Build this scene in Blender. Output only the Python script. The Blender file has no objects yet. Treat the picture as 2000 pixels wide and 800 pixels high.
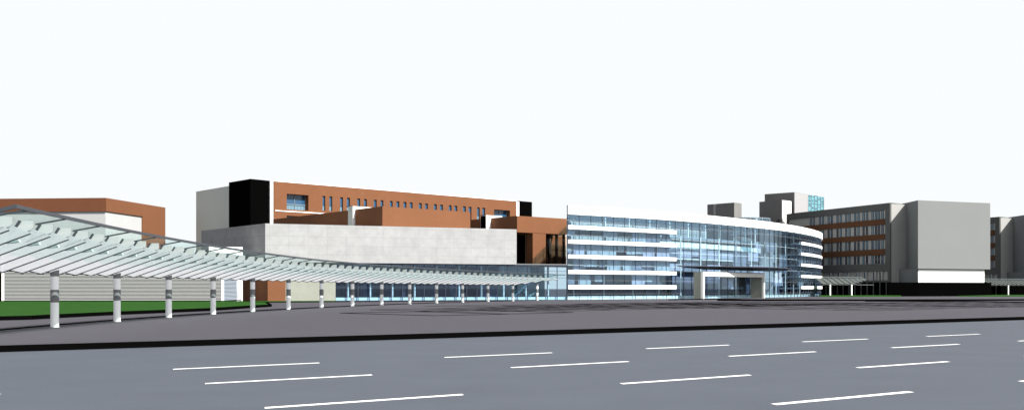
import bpy, math, random
from mathutils import Vector
random.seed(7)
R = math.radians
scene = bpy.context.scene
col = scene.collection

# ------------------------------------------------------------------ camera
EYE = 2.2; FPX = 2200.0; HOR = 563.0
cam_d = bpy.data.cameras.new('camera'); cam = bpy.data.objects.new('camera', cam_d)
col.objects.link(cam); scene.camera = cam
cam.location = (0, 0, EYE); cam.rotation_euler = (R(90), 0, 0)
cam_d.sensor_width = 36; cam_d.lens = 36 * FPX / 2000
cam_d.shift_y = (HOR - 400) / 2000.0
cam_d.clip_end = 9000; cam_d.clip_start = 0.2

# ------------------------------------------------------------------ light
SUN_EL = 42; SUN_AZ = 52          # azimuth: degrees to the right of straight behind the camera
az = R(SUN_AZ); el = R(SUN_EL)
S = Vector((math.sin(az)*math.cos(el), -math.cos(az)*math.cos(el), math.sin(el)))
world = bpy.data.worlds.new('World'); scene.world = world; world.use_nodes = True
nt = world.node_tree; nt.nodes.clear()
sky = nt.nodes.new('ShaderNodeTexSky'); sky.sky_type = 'NISHITA'; sky.sun_disc = False
sky.sun_elevation = el; sky.sun_rotation = math.atan2(S.x, S.y)
sky.air_density = 1.0; sky.dust_density = 3.0; sky.ozone_density = 1.0
hs = nt.nodes.new('ShaderNodeHueSaturation'); hs.inputs['Saturation'].default_value = 0.35
bg = nt.nodes.new('ShaderNodeBackground'); bg.inputs['Strength'].default_value = 0.055
hz = nt.nodes.new('ShaderNodeBackground'); hz.inputs['Color'].default_value = (0.955, 0.985, 1.0, 1); hz.inputs['Strength'].default_value = 0.50   # bright haze low over the horizon
tc = nt.nodes.new('ShaderNodeTexCoord'); sp = nt.nodes.new('ShaderNodeSeparateXYZ'); nt.links.new(tc.outputs['Generated'], sp.inputs[0])
rm = nt.nodes.new('ShaderNodeMapRange'); rm.interpolation_type = 'SMOOTHSTEP'; rm.inputs['From Min'].default_value = 0.26; rm.inputs['From Max'].default_value = 0.48; rm.inputs['To Min'].default_value = 1; rm.inputs['To Max'].default_value = 0
nt.links.new(sp.outputs['Z'], rm.inputs['Value']); msh = nt.nodes.new('ShaderNodeMixShader')
ow = nt.nodes.new('ShaderNodeOutputWorld')
nt.links.new(sky.outputs[0], hs.inputs['Color']); nt.links.new(hs.outputs[0], bg.inputs['Color']); nt.links.new(rm.outputs[0], msh.inputs['Fac']); nt.links.new(bg.outputs[0], msh.inputs[1]); nt.links.new(hz.outputs[0], msh.inputs[2]); nt.links.new(msh.outputs[0], ow.inputs['Surface'])
sd = bpy.data.lights.new('sun', 'SUN'); sd.energy = 4.8; sd.angle = R(0.5); sd.color = (1.0, 0.965, 0.92)
sun = bpy.data.objects.new('sun', sd); col.objects.link(sun)
sun.rotation_euler = S.to_track_quat('Z', 'Y').to_euler()
scene.view_settings.view_transform = 'Standard'; scene.view_settings.look = 'None'
scene.view_settings.exposure = 1.0; scene.view_settings.gamma = 1.0
scene.render.engine = 'CYCLES'
scene.cycles.max_bounces = 10; scene.cycles.transparent_max_bounces = 24

# ------------------------------------------------------------------ materials
def mat(name, color, rough=0.6, spec=0.4, metal=0.0, noise=0.0, nscale=1.0, bump=0.0, bscale=20.0, coat=0.0):
    m = bpy.data.materials.new(name); m.use_nodes = True
    n = m.node_tree; p = n.nodes['Principled BSDF']
    p.inputs['Base Color'].default_value = (*color, 1); p.inputs['Roughness'].default_value = rough
    p.inputs['Specular IOR Level'].default_value = spec; p.inputs['Metallic'].default_value = metal
    if noise or bump:
        g = n.nodes.new('ShaderNodeNewGeometry')
    if noise:
        t = n.nodes.new('ShaderNodeTexNoise'); t.inputs['Scale'].default_value = nscale
        t.inputs['Detail'].default_value = 6; t.inputs['Roughness'].default_value = 0.62
        n.links.new(g.outputs['Position'], t.inputs['Vector'])
        mr = n.nodes.new('ShaderNodeMapRange'); mr.inputs['From Min'].default_value = 0.3; mr.inputs['From Max'].default_value = 0.7
        mr.inputs['To Min'].default_value = 1 - noise; mr.inputs['To Max'].default_value = 1 + noise
        n.links.new(t.outputs['Fac'], mr.inputs['Value'])
        vm = n.nodes.new('ShaderNodeVectorMath'); vm.operation = 'SCALE'; vm.inputs[0].default_value = color
        n.links.new(mr.outputs[0], vm.inputs['Scale']); n.links.new(vm.outputs[0], p.inputs['Base Color'])
    if bump:
        t2 = n.nodes.new('ShaderNodeTexNoise'); t2.inputs['Scale'].default_value = bscale; t2.inputs['Detail'].default_value = 4
        n.links.new(g.outputs['Position'], t2.inputs['Vector'])
        b = n.nodes.new('ShaderNodeBump'); b.inputs['Strength'].default_value = bump; b.inputs['Distance'].default_value = 0.02
        n.links.new(t2.outputs['Fac'], b.inputs['Height']); n.links.new(b.outputs[0], p.inputs['Normal'])
    return m

def panel_mat(name, color, t, bw, rh, mortar=0.02, dark=0.85, vary=0.05, noise=0.06, nscale=0.5, rough=0.75, z0=0.0):
    """wall cladding: panels bw wide and rh high laid along the horizontal direction t"""
    m = mat(name, color, rough, 0.08)
    n = m.node_tree; p = n.nodes['Principled BSDF']
    g = n.nodes.new('ShaderNodeNewGeometry')
    d = n.nodes.new('ShaderNodeVectorMath'); d.operation = 'DOT_PRODUCT'; d.inputs[1].default_value = (t[0], t[1], 0)
    n.links.new(g.outputs['Position'], d.inputs[0])
    sx = n.nodes.new('ShaderNodeSeparateXYZ'); n.links.new(g.outputs['Position'], sx.inputs[0])
    sub = n.nodes.new('ShaderNodeMath'); sub.operation = 'SUBTRACT'; sub.inputs[1].default_value = z0
    n.links.new(sx.outputs['Z'], sub.inputs[0])
    c = n.nodes.new('ShaderNodeCombineXYZ'); n.links.new(d.outputs['Value'], c.inputs['X']); n.links.new(sub.outputs[0], c.inputs['Y'])
    br = n.nodes.new('ShaderNodeTexBrick'); br.offset = 0.0; br.squash = 1.0
    br.inputs['Scale'].default_value = 1.0; br.inputs['Brick Width'].default_value = bw; br.inputs['Row Height'].default_value = rh
    br.inputs['Mortar Size'].default_value = mortar; br.inputs['Mortar Smooth'].default_value = 0.4
    br.inputs['Color1'].default_value = (1-vary, 1-vary, 1-vary, 1); br.inputs['Color2'].default_value = (1+vary, 1+vary, 1+vary, 1)
    br.inputs['Mortar'].default_value = (dark, dark, dark, 1)
    n.links.new(c.outputs[0], br.inputs['Vector'])
    t2 = n.nodes.new('ShaderNodeTexNoise'); t2.inputs['Scale'].default_value = nscale; t2.inputs['Detail'].default_value = 7; t2.inputs['Roughness'].default_value = 0.65
    n.links.new(g.outputs['Position'], t2.inputs['Vector'])
    mr = n.nodes.new('ShaderNodeMapRange'); mr.inputs['From Min'].default_value = 0.3; mr.inputs['From Max'].default_value = 0.7
    mr.inputs['To Min'].default_value = 1-noise; mr.inputs['To Max'].default_value = 1+noise
    n.links.new(t2.outputs['Fac'], mr.inputs['Value'])
    v1 = n.nodes.new('ShaderNodeVectorMath'); v1.operation = 'SCALE'
    n.links.new(br.outputs['Color'], v1.inputs[0]); n.links.new(mr.outputs[0], v1.inputs['Scale'])
    v2 = n.nodes.new('ShaderNodeVectorMath'); v2.operation = 'MULTIPLY'; v2.inputs[1].default_value = color
    n.links.new(v1.outputs[0], v2.inputs[0]); n.links.new(v2.outputs[0], p.inputs['Base Color'])
    return m

def glass_mat(name, tint, refl=0.06, rough=0.01, wob=0.0, gain=0.9, gcol=(0.9, 0.95, 1)):
    m = bpy.data.materials.new(name); m.use_nodes = True
    n = m.node_tree; n.nodes.clear()
    o = n.nodes.new('ShaderNodeOutputMaterial'); mx = n.nodes.new('ShaderNodeMixShader')
    tr = n.nodes.new('ShaderNodeBsdfTransparent'); tr.inputs['Color'].default_value = (*tint, 1)
    gl = n.nodes.new('ShaderNodeBsdfGlossy'); gl.inputs['Roughness'].default_value = rough; gl.inputs['Color'].default_value = (*gcol, 1)
    ge = n.nodes.new('ShaderNodeNewGeometry'); dt = n.nodes.new('ShaderNodeVectorMath'); dt.operation = 'DOT_PRODUCT'
    n.links.new(ge.outputs['Normal'], dt.inputs[0]); n.links.new(ge.outputs['Incoming'], dt.inputs[1])
    def mth(op, a, v=None):
        k = n.nodes.new('ShaderNodeMath'); k.operation = op; n.links.new(a, k.inputs[0])
        if v is not None: k.inputs[1].default_value = v
        return k
    ab = mth('ABSOLUTE', dt.outputs['Value']); iv = mth('MULTIPLY_ADD', ab.outputs[0], -1.0); iv.inputs[2].default_value = 1.0
    pw = mth('POWER', iv.outputs[0], 5.0); ad = mth('MULTIPLY_ADD', pw.outputs[0], gain); ad.inputs[2].default_value = refl; ad.use_clamp = True
    n.links.new(ad.outputs[0], mx.inputs['Fac'])
    n.links.new(tr.outputs[0], mx.inputs[1]); n.links.new(gl.outputs[0], mx.inputs[2]); n.links.new(mx.outputs[0], o.inputs['Surface'])
    if wob:
        g = n.nodes.new('ShaderNodeNewGeometry'); t = n.nodes.new('ShaderNodeTexNoise'); t.inputs['Scale'].default_value = 0.5
        n.links.new(g.outputs['Position'], t.inputs['Vector'])
        b = n.nodes.new('ShaderNodeBump'); b.inputs['Strength'].default_value = wob; b.inputs['Distance'].default_value = 0.05
        n.links.new(t.outputs['Fac'], b.inputs['Height']); n.links.new(b.outputs[0], gl.inputs['Normal'])
    return m

M = {}
M['road'] = mat('road_asphalt', (0.068, 0.078, 0.097), 0.8, 0.25, noise=0.07, nscale=0.35, bump=0.25, bscale=35)
M['plaza'] = mat('plaza_paving', (0.057, 0.055, 0.066), 0.85, 0.2, noise=0.05, nscale=0.22, bump=0.15, bscale=25)
M['ground'] = mat('far_ground', (0.075, 0.072, 0.082), 0.9, 0.2, noise=0.06, nscale=0.05)
M['grass'] = mat('lawn', (0.016, 0.062, 0.008), 0.95, 0.05, noise=0.22, nscale=0.8, bump=0.8, bscale=12)
M['black'] = mat('black_stone', (0.002, 0.002, 0.002), 1.0, 0.0)
M['blackclad'] = mat('black_cladding', (0.0015, 0.0015, 0.0015), 1.0, 0.0)
M['paint'] = mat('road_paint', (0.80, 0.80, 0.80), 0.7, 0.3, noise=0.06, nscale=6)
M['white'] = mat('white_render', (0.85, 0.85, 0.84), 0.6, 0.3, noise=0.015, nscale=0.3)
M['whitepanel'] = mat('white_metal_panel', (0.82, 0.83, 0.83), 0.45, 0.4)
M['column'] = mat('column_paint', (0.88, 0.885, 0.89), 0.4, 0.5, noise=0.02, nscale=2)
M['colband'] = mat('column_band', (0.15, 0.155, 0.16), 0.5, 0.4)  # grey for painted column shade, also base plates and canopy beams
M['brick'] = panel_mat('terracotta_panels', (0.160, 0.069, 0.034), (0.69, 0.73), 1.2, 0.6, 0.012, 0.93, 0.02, 0.05, 0.25)
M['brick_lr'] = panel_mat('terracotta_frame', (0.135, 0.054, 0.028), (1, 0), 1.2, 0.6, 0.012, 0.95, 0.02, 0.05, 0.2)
M['brown'] = mat('brown_band', (0.096, 0.044, 0.022), 0.8, 0.08, noise=0.05, nscale=0.5)
M['concrete'] = panel_mat('pale_concrete', (0.298, 0.303, 0.305), (0.914, 0.407), 3.05, 1.42, 0.08, 0.92, 0.03, 0.11, 0.7, z0=6.09)
M['cream'] = panel_mat('cream_concrete', (0.25, 0.262, 0.225), (0.914, 0.407), 3.05, 1.42, 0.05, 0.95, 0.02, 0.06, 0.8)
M['grey'] = mat('grey_cladding', (0.174, 0.182, 0.182), 0.8, 0.08, noise=0.02, nscale=0.12)
M['greywall'] = mat('light_grey_render', (0.48, 0.51, 0.48), 0.8, 0.08, noise=0.03, nscale=0.1)
M['winggrey'] = mat('wing_grey', (0.095, 0.098, 0.094), 0.8, 0.08, noise=0.03, nscale=0.2)
M['wingpanel'] = mat('wing_panel', (0.34, 0.34, 0.33), 0.8, 0.1, noise=0.03, nscale=0.4)
M['towergrey'] = panel_mat('tower_grey', (0.175, 0.173, 0.168), (-0.63, 0.77), 2.4, 1.2, 0.03, 0.9, 0.03, 0.04, 0.3)
M['metal'] = mat('dark_metal', (0.05, 0.058, 0.068), 0.45, 0.5, 0.3)
M['mull'] = mat('mullion_metal', (0.03, 0.04, 0.065), 0.45, 0.5, 0.2)
M['mull_light'] = mat('light_mullion', (0.22, 0.25, 0.28), 0.4, 0.5, 0.2)
M['soffit'] = mat('canopy_disc_metal', (0.055, 0.055, 0.075), 0.6, 0.3)
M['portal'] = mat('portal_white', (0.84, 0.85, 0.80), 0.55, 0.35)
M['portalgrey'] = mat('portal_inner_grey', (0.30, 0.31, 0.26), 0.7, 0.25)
M['pane_blue'] = mat('blue_window_pane', (0.024, 0.075, 0.145), 0.08, 0.6)
M['pane_pale'] = mat('pale_window_panel', (0.12, 0.22, 0.28), 0.25, 0.5)
M['pane_dark'] = mat('dark_window_pane', (0.010, 0.014, 0.022), 0.1, 0.5)
M['interior'] = mat('interior_wall', (0.34, 0.345, 0.45), 0.8, 0.2, noise=0.12, nscale=0.15)
M['interior_dark'] = mat('interior_dark', (0.075, 0.085, 0.145), 0.8, 0.2, noise=0.3, nscale=0.3)
M['floor_in'] = mat('interior_floor', (0.38, 0.43, 0.47), 0.5, 0.4)
M['slab'] = mat('floor_slab', (0.28, 0.31, 0.37), 0.7, 0.3)
M['orange_in'] = mat('interior_orange', (0.55, 0.33, 0.20), 0.8, 0.2)
M['glass'] = glass_mat('curtain_glass', (0.84, 0.93, 0.965), 0.07, 0.01, 0.0, 0.9, (0.74, 0.88, 1.0))
M['glass_hall'] = glass_mat('hall_glass', (0.74, 0.845, 0.90), 0.05, 0.01, 0.0, 0.9, (0.75, 0.85, 1.0))
M['glass_canopy'] = glass_mat('canopy_glass', (0.885, 0.95, 0.94), 0.01, 0.02, 0.0, 0.08)
M['glass_brown'] = glass_mat('brown_glass', (0.62, 0.52, 0.44), 0.02, 0.03)
M['glass_lattice'] = glass_mat('lattice_glass', (0.60, 0.92, 0.96), 0.03, 0.05)
M['finwhite'] = mat('fin_panel', (0.40, 0.41, 0.41), 0.5, 0.2)
M['clip'] = mat('glass_clip', (0.60, 0.80, 0.76), 0.2, 0.5)
# frosted canopy blades let some daylight through
m = mat('frosted_blade', (0.86, 0.87, 0.875), 0.55, 0.3, noise=0.03, nscale=0.8); n = m.node_tree
p = n.nodes['Principled BSDF']; o = [x for x in n.nodes if x.type == 'OUTPUT_MATERIAL'][0]
tl = n.nodes.new('ShaderNodeBsdfTranslucent'); tl.inputs['Color'].default_value = (0.74, 0.76, 0.775, 1)
mx = n.nodes.new('ShaderNodeMixShader'); mx.inputs['Fac'].default_value = 0.8
n.links.new(p.outputs[0], mx.inputs[1]); n.links.new(tl.outputs[0], mx.inputs[2])
tt = n.nodes.new('ShaderNodeBsdfTransparent'); tt.inputs['Color'].default_value = (0.93, 0.93, 0.94, 1); m2 = n.nodes.new('ShaderNodeMixShader'); m2.inputs['Fac'].default_value = 0.30
n.links.new(mx.outputs[0], m2.inputs[1]); n.links.new(tt.outputs[0], m2.inputs[2]); n.links.new(m2.outputs[0], o.inputs['Surface'])
M['blade'] = m

M['blade_grey'] = mat('grey_blade', (0.075, 0.085, 0.082), 0.5, 0.3)  # blade colour darkened to stand in for shade
# ------------------------------------------------------------------ mesh helpers
class MB:
    def __init__(s): s.v = []; s.f = []
    def hexa(s, b, t):
        """solid between the polygon b (list of points) and the polygon t"""
        k = len(s.v); n = len(b)
        s.v += [tuple(q) for q in b] + [tuple(q) for q in t]
        s.f.append([k+i for i in range(n)][::-1]); s.f.append([k+n+i for i in range(n)])
        for i in range(n):
            j = (i+1) % n
            s.f.append([k+i, k+j, k+n+j, k+n+i])
        return s
    def prism(s, poly, z0, z1):
        a = sum(poly[i][0]*poly[(i+1) % len(poly)][1] - poly[(i+1) % len(poly)][0]*poly[i][1] for i in range(len(poly)))
        if a < 0: poly = poly[::-1]
        return s.hexa([(q[0], q[1], z0) for q in poly], [(q[0], q[1], z1) for q in poly])
    def beam(s, p, q, w, h, up=(0, 0, 1)):
        p = Vector(p); q = Vector(q); d = (q-p).normalized(); up = Vector(up)
        if abs(d.dot(up)) > 0.99: up = Vector((0, 1, 0))
        r = d.cross(up).normalized(); u = r.cross(d).normalized()
        c = [(-1, -1), (1, -1), (1, 1), (-1, 1)]
        return s.hexa([p + r*(a*w/2) + u*(b*h/2) for a, b in c], [q + r*(a*w/2) + u*(b*h/2) for a, b in c])
    def cyl(s, c, r0, r1, z0, z1, n=24):
        return s.hexa([(c[0]+r0*math.cos(2*math.pi*i/n), c[1]+r0*math.sin(2*math.pi*i/n), z0) for i in range(n)],
                      [(c[0]+r1*math.cos(2*math.pi*i/n), c[1]+r1*math.sin(2*math.pi*i/n), z1) for i in range(n)])
    def quad(s, *q):
        k = len(s.v); s.v += [tuple(a) for a in q]; s.f.append([k+i for i in range(len(q))]); return s
    def build(s, name, m, parent=None, smooth=False, bevel=0.0):
        if GROW != 1: s.v = [(v[0], v[1], v[2] if v[2] < EYE else EYE+(v[2]-EYE)*GROW) for v in s.v]
        me = bpy.data.meshes.new(name); me.from_pydata(s.v, [], s.f); me.update()
        ob = bpy.data.objects.new(name, me); col.objects.link(ob)
        me.materials.append(M[m] if isinstance(m, str) else m)
        if parent is not None:
            ob.parent = parent; ob.matrix_parent_inverse.identity()
            loc = world_loc(parent)
            for v in me.vertices: v.co -= loc
        import bmesh
        bm = bmesh.new(); bm.from_mesh(me); bmesh.ops.recalc_face_normals(bm, faces=bm.faces); bm.to_mesh(me); bm.free()
        if smooth:
            for pl in me.polygons: pl.use_smooth = True
            try:
                me.set_sharp_from_angle(angle=R(35))
            except Exception: pass
        if bevel:
            bv = ob.modifiers.new('bevel', 'BEVEL'); bv.width = bevel; bv.segments = 2; bv.limit_method = 'ANGLE'
        return ob

def world_loc(o):
    v = Vector((0, 0, 0))
    while o is not None: v += o.location; o = o.parent
    return v
def tag(o, label=None, cat=None, group=None, kind=None):
    if label: o['label'] = label
    if cat: o['category'] = cat
    if group: o['group'] = group
    if kind: o['kind'] = kind
    return o
def thing(name, label, cat, loc=(0, 0, 0), group=None):
    o = bpy.data.objects.new(name, None); col.objects.link(o); o.location = loc
    return tag(o, label, cat, group)
def children(o): return [c for c in bpy.data.objects if c.parent == o]
def copy_tree(o, parent=None):
    c = o.copy(); col.objects.link(c); c.parent = parent
    for ch in children(o): copy_tree(ch, c)
    return c

# pixel helpers: image column px and distance Y give a place on the ground
GROW = 1.0                        # storey and distance scale of the hall group
def at(px, Y): return Vector(((px-1000)/FPX*Y*GROW, Y*GROW, 0))
def zat(py, Y): return EYE + (HOR-py)/FPX*Y
class Frame:
    """a wall plane: s runs along it, z up, o outwards"""
    def __init__(s, P0, P1):
        s.P = Vector((P0[0], P0[1], 0)); d = Vector((P1[0], P1[1], 0)) - s.P; s.L = d.length; s.t = d.normalized()
        s.n = Vector((s.t.y, -s.t.x, 0))
    def p(s, a, z, o=0.0):
        q = s.P + s.t*a + s.n*o; return (q.x, q.y, z)
    def box(s, mb, a0, a1, z0, z1, o0, o1):
        return mb.hexa([s.p(a0, z0, o0), s.p(a1, z0, o0), s.p(a1, z0, o1), s.p(a0, z0, o1)],
                       [s.p(a0, z1, o0), s.p(a1, z1, o0), s.p(a1, z1, o1), s.p(a0, z1, o1)])
    def s_at(s, px):
        u = (px-1000)/FPX; return (u*s.P.y - s.P.x)/(s.t.x - u*s.t.y)
    def wall(s, mb, a0, a1, z0, z1, o0, o1, ops):
        xs = sorted({a0, a1, *[v for o in ops for v in o[:2]]}); zs = sorted({z0, z1, *[v for o in ops for v in o[2:4]]})
        for j in range(len(zs)-1):
            zc = (zs[j]+zs[j+1])/2; run = None
            for i in range(len(xs)-1):
                xc = (xs[i]+xs[i+1])/2
                hole = any(o[0] < xc < o[1] and o[2] < zc < o[3] for o in ops)
                if hole:
                    if run is not None: s.box(mb, run, xs[i], zs[j], zs[j+1], o0, o1); run = None
                elif run is None: run = xs[i]
            if run is not None: s.box(mb, run, xs[-1], zs[j], zs[j+1], o0, o1)
        return mb

PZ = 0.22                         # level of the plaza
# ------------------------------------------------------------------ ground and road
rd = Vector((0.802, 0.598, 0)).normalized(); rn = Vector((-rd.y, rd.x, 0))     # along the road, away from the viewer
def rp(t, p, z=0.0):
    q = rd*t + rn*p; return (q.x, q.y, z)
g = MB().quad((-4000, -4000, -0.05), (4000, -4000, -0.05), (4000, 6000, -0.05), (-4000, 6000, -0.05)).build('ground', 'ground'); tag(g, kind='structure')
g = MB().quad(rp(-700, -22), rp(900, -22), rp(900, 41.95), rp(-700, 41.95)).build('road', 'road'); tag(g, kind='structure')
g = MB().hexa([rp(-700, 42.15, -.04), rp(1200, 42.15, -.04), rp(1200, 1200, -.04), rp(-700, 1200, -.04)], [rp(-700, 42.15, PZ), rp(1200, 42.15, PZ), rp(1200, 1200, PZ), rp(-700, 1200, PZ)]).build('plaza', 'plaza'); tag(g, kind='structure')
g = MB().hexa([rp(-700, 41.9, -.03), rp(1200, 41.9, -.03), rp(1200, 42.15, -.03), rp(-700, 42.15, -.03)], [rp(-700, 41.9, PZ+.004), rp(1200, 41.9, PZ+.004), rp(1200, 42.15, PZ+.004), rp(-700, 42.15, PZ+.004)]).build('kerb', 'black'); tag(g, kind='structure')
mk = MB()
for p, t0, n0, n1 in ((30.2, 10.92, -8, 26), (25.2, 9.86, -8, 22), (19.4, 8.72, -8, 16), (14.2, 16.75-8.85, -8, 14)):
    for k in range(n0, n1):
        a = t0 + 8.85*k; b = a + 4.52
        mk.quad(rp(a, p-.12, .004), rp(b-.1, p-.12, .004), rp(b, p+.12, .004), rp(a+.1, p+.12, .004))
g = mk.build('lane_markings', 'paint'); tag(g, kind='structure')

# lawns with black stone edging
def slab(name, poly, z0, z1, m, kind='structure'):
    g = MB().prism([(q[0], q[1]) for q in poly], z0, z1).build(name, m); tag(g, kind=kind); return g
def gp(px, py, z=PZ):           # place on the ground seen at image pixel px, py
    Y = FPX*(EYE-z)/(py-HOR); return at(px, Y)
def edging(name, pts, w, z1, closed=False):
    mb = MB(); n = len(pts)
    for i in range(n-1 if not closed else n):
        a = Vector(pts[i]); b = Vector(pts[(i+1) % n]); a.z = b.z = (PZ-.02+z1)/2
        mb.beam(a, b, w, z1-PZ+.02)
    g = mb.build(name, 'black'); tag(g, kind='structure'); return g
front = [gp(-260, 634), gp(-120, 628.5), gp(0, 625), gp(60, 623.5), gp(100, 621), gp(224, 614.5), gp(330, 610), gp(400, 607), gp(432, 605), gp(480, 601.5), gp(528, 598.3)]
back = [at(520, 146), at(470, 157), at(437, 157.5), at(0, 156.5), at(-400, 155)]
slab('lawn', front + back, PZ-.01, PZ+.22, 'grass', 'stuff')
edging('lawn_edging', front + [at(520, 146), at(470, 157)], 0.32, PZ+.26)
slab('lawn', [at(474, 168), at(520, 172), at(660, 177), at(660, 172), at(520, 167), at(470, 161)], PZ-.01, PZ+.10, 'grass', 'stuff')
slab('step_strip', [at(470, 161.5), at(560, 166), at(655, 171.5), at(900, 182), at(1010, 187.0), at(1010, 186.5), at(900, 178), at(655, 166), at(470, 156.5)], PZ-.01, PZ+.06, 'black')
slab('lawn', [at(1600, 252), at(1760, 262), at(1760, 280.5), at(1604, 291)], PZ-.01, PZ+.30, 'grass', 'stuff')
slab('lawn', [at(1870, 262), at(2300, 275), at(2300, 330), at(1934, 305), at(1938, 297)], PZ-.01, PZ+.30, 'grass', 'stuff')
# driveway island before the glass building
isl = [at(1401, 183), at(1700, 180), at(1960, 184), at(2250, 196), at(2400, 300), at(2000, 262), at(1600, 246), at(1560, 232), at(1480, 212)]
slab('pavement', isl, PZ-.01, PZ+.16, 'plaza')
edging('pavement_edging', isl[:4], 0.35, PZ+.27)
edging('drive_edging', [at(1307, 193.3), at(1340, 198), at(1378, 203), at(1480, 210)], 0.35, PZ+.16)
edging('drive_edging', [at(1690, 172), at(1900, 170), at(1990, 160), at(2150, 158)], 0.25, PZ+.12)
# drain line along the canopy and low paving edges on the diagonal grid
CC = Vector((250.83, 68.14, 0)); RC = 274.3
def arc(r, ph, z=0.0): return Vector((CC.x - r*math.cos(ph), CC.y + r*math.sin(ph), z))
mb = MB()
for k in range(60):
    a0 = -.13 + k*.01; a1 = a0 + .01
    mb.hexa([arc(RC+1.35, a0, PZ-.01), arc(RC+1.35, a1, PZ-.01), arc(RC+1.15, a1, PZ-.01), arc(RC+1.15, a0, PZ-.01)],
            [arc(RC+1.35, a0, PZ+.05), arc(RC+1.35, a1, PZ+.05), arc(RC+1.15, a1, PZ+.05), arc(RC+1.15, a0, PZ+.05)])
tag(mb.build('drain_channel', 'black'), kind='structure')
ga = Vector((.69, .73, 0)).normalized(); gb = Vector((-.69, .73, 0)).normalized()
mb = MB()
def grid(c, La, Lb, na, nb, h, w=.12):
    h *= .55
    c = Vector((c[0], c[1], PZ+h/2-.01))
    for i in range(nb+1):
        q = c + gb*(Lb*i/nb); mb.beam(q, q+ga*La, w, h)
    for i in range(na+1):
        q = c + ga*(La*i/na) + Vector((0, 0, .004)); mb.beam(q, q+gb*Lb, w, h)
grid((-5.6, 82), 15.5, 12, 2, 1, .07)
grid((-3.6, 95), 20, 14, 3, 2, .06)
grid((5, 99), 24, 18, 4, 3, .05)
grid((1, 116), 42, 16, 7, 3, .045)
grid((14, 112), 36, 22, 8, 5, .05)
grid((33, 101), 30, 26, 4, 5, .055)
grid((26, 126), 40, 26, 8, 6, .05)
grid((55, 118), 46, 30, 7, 6, .06)
tag(mb.build('paving_edges', 'black'), kind='structure')

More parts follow.
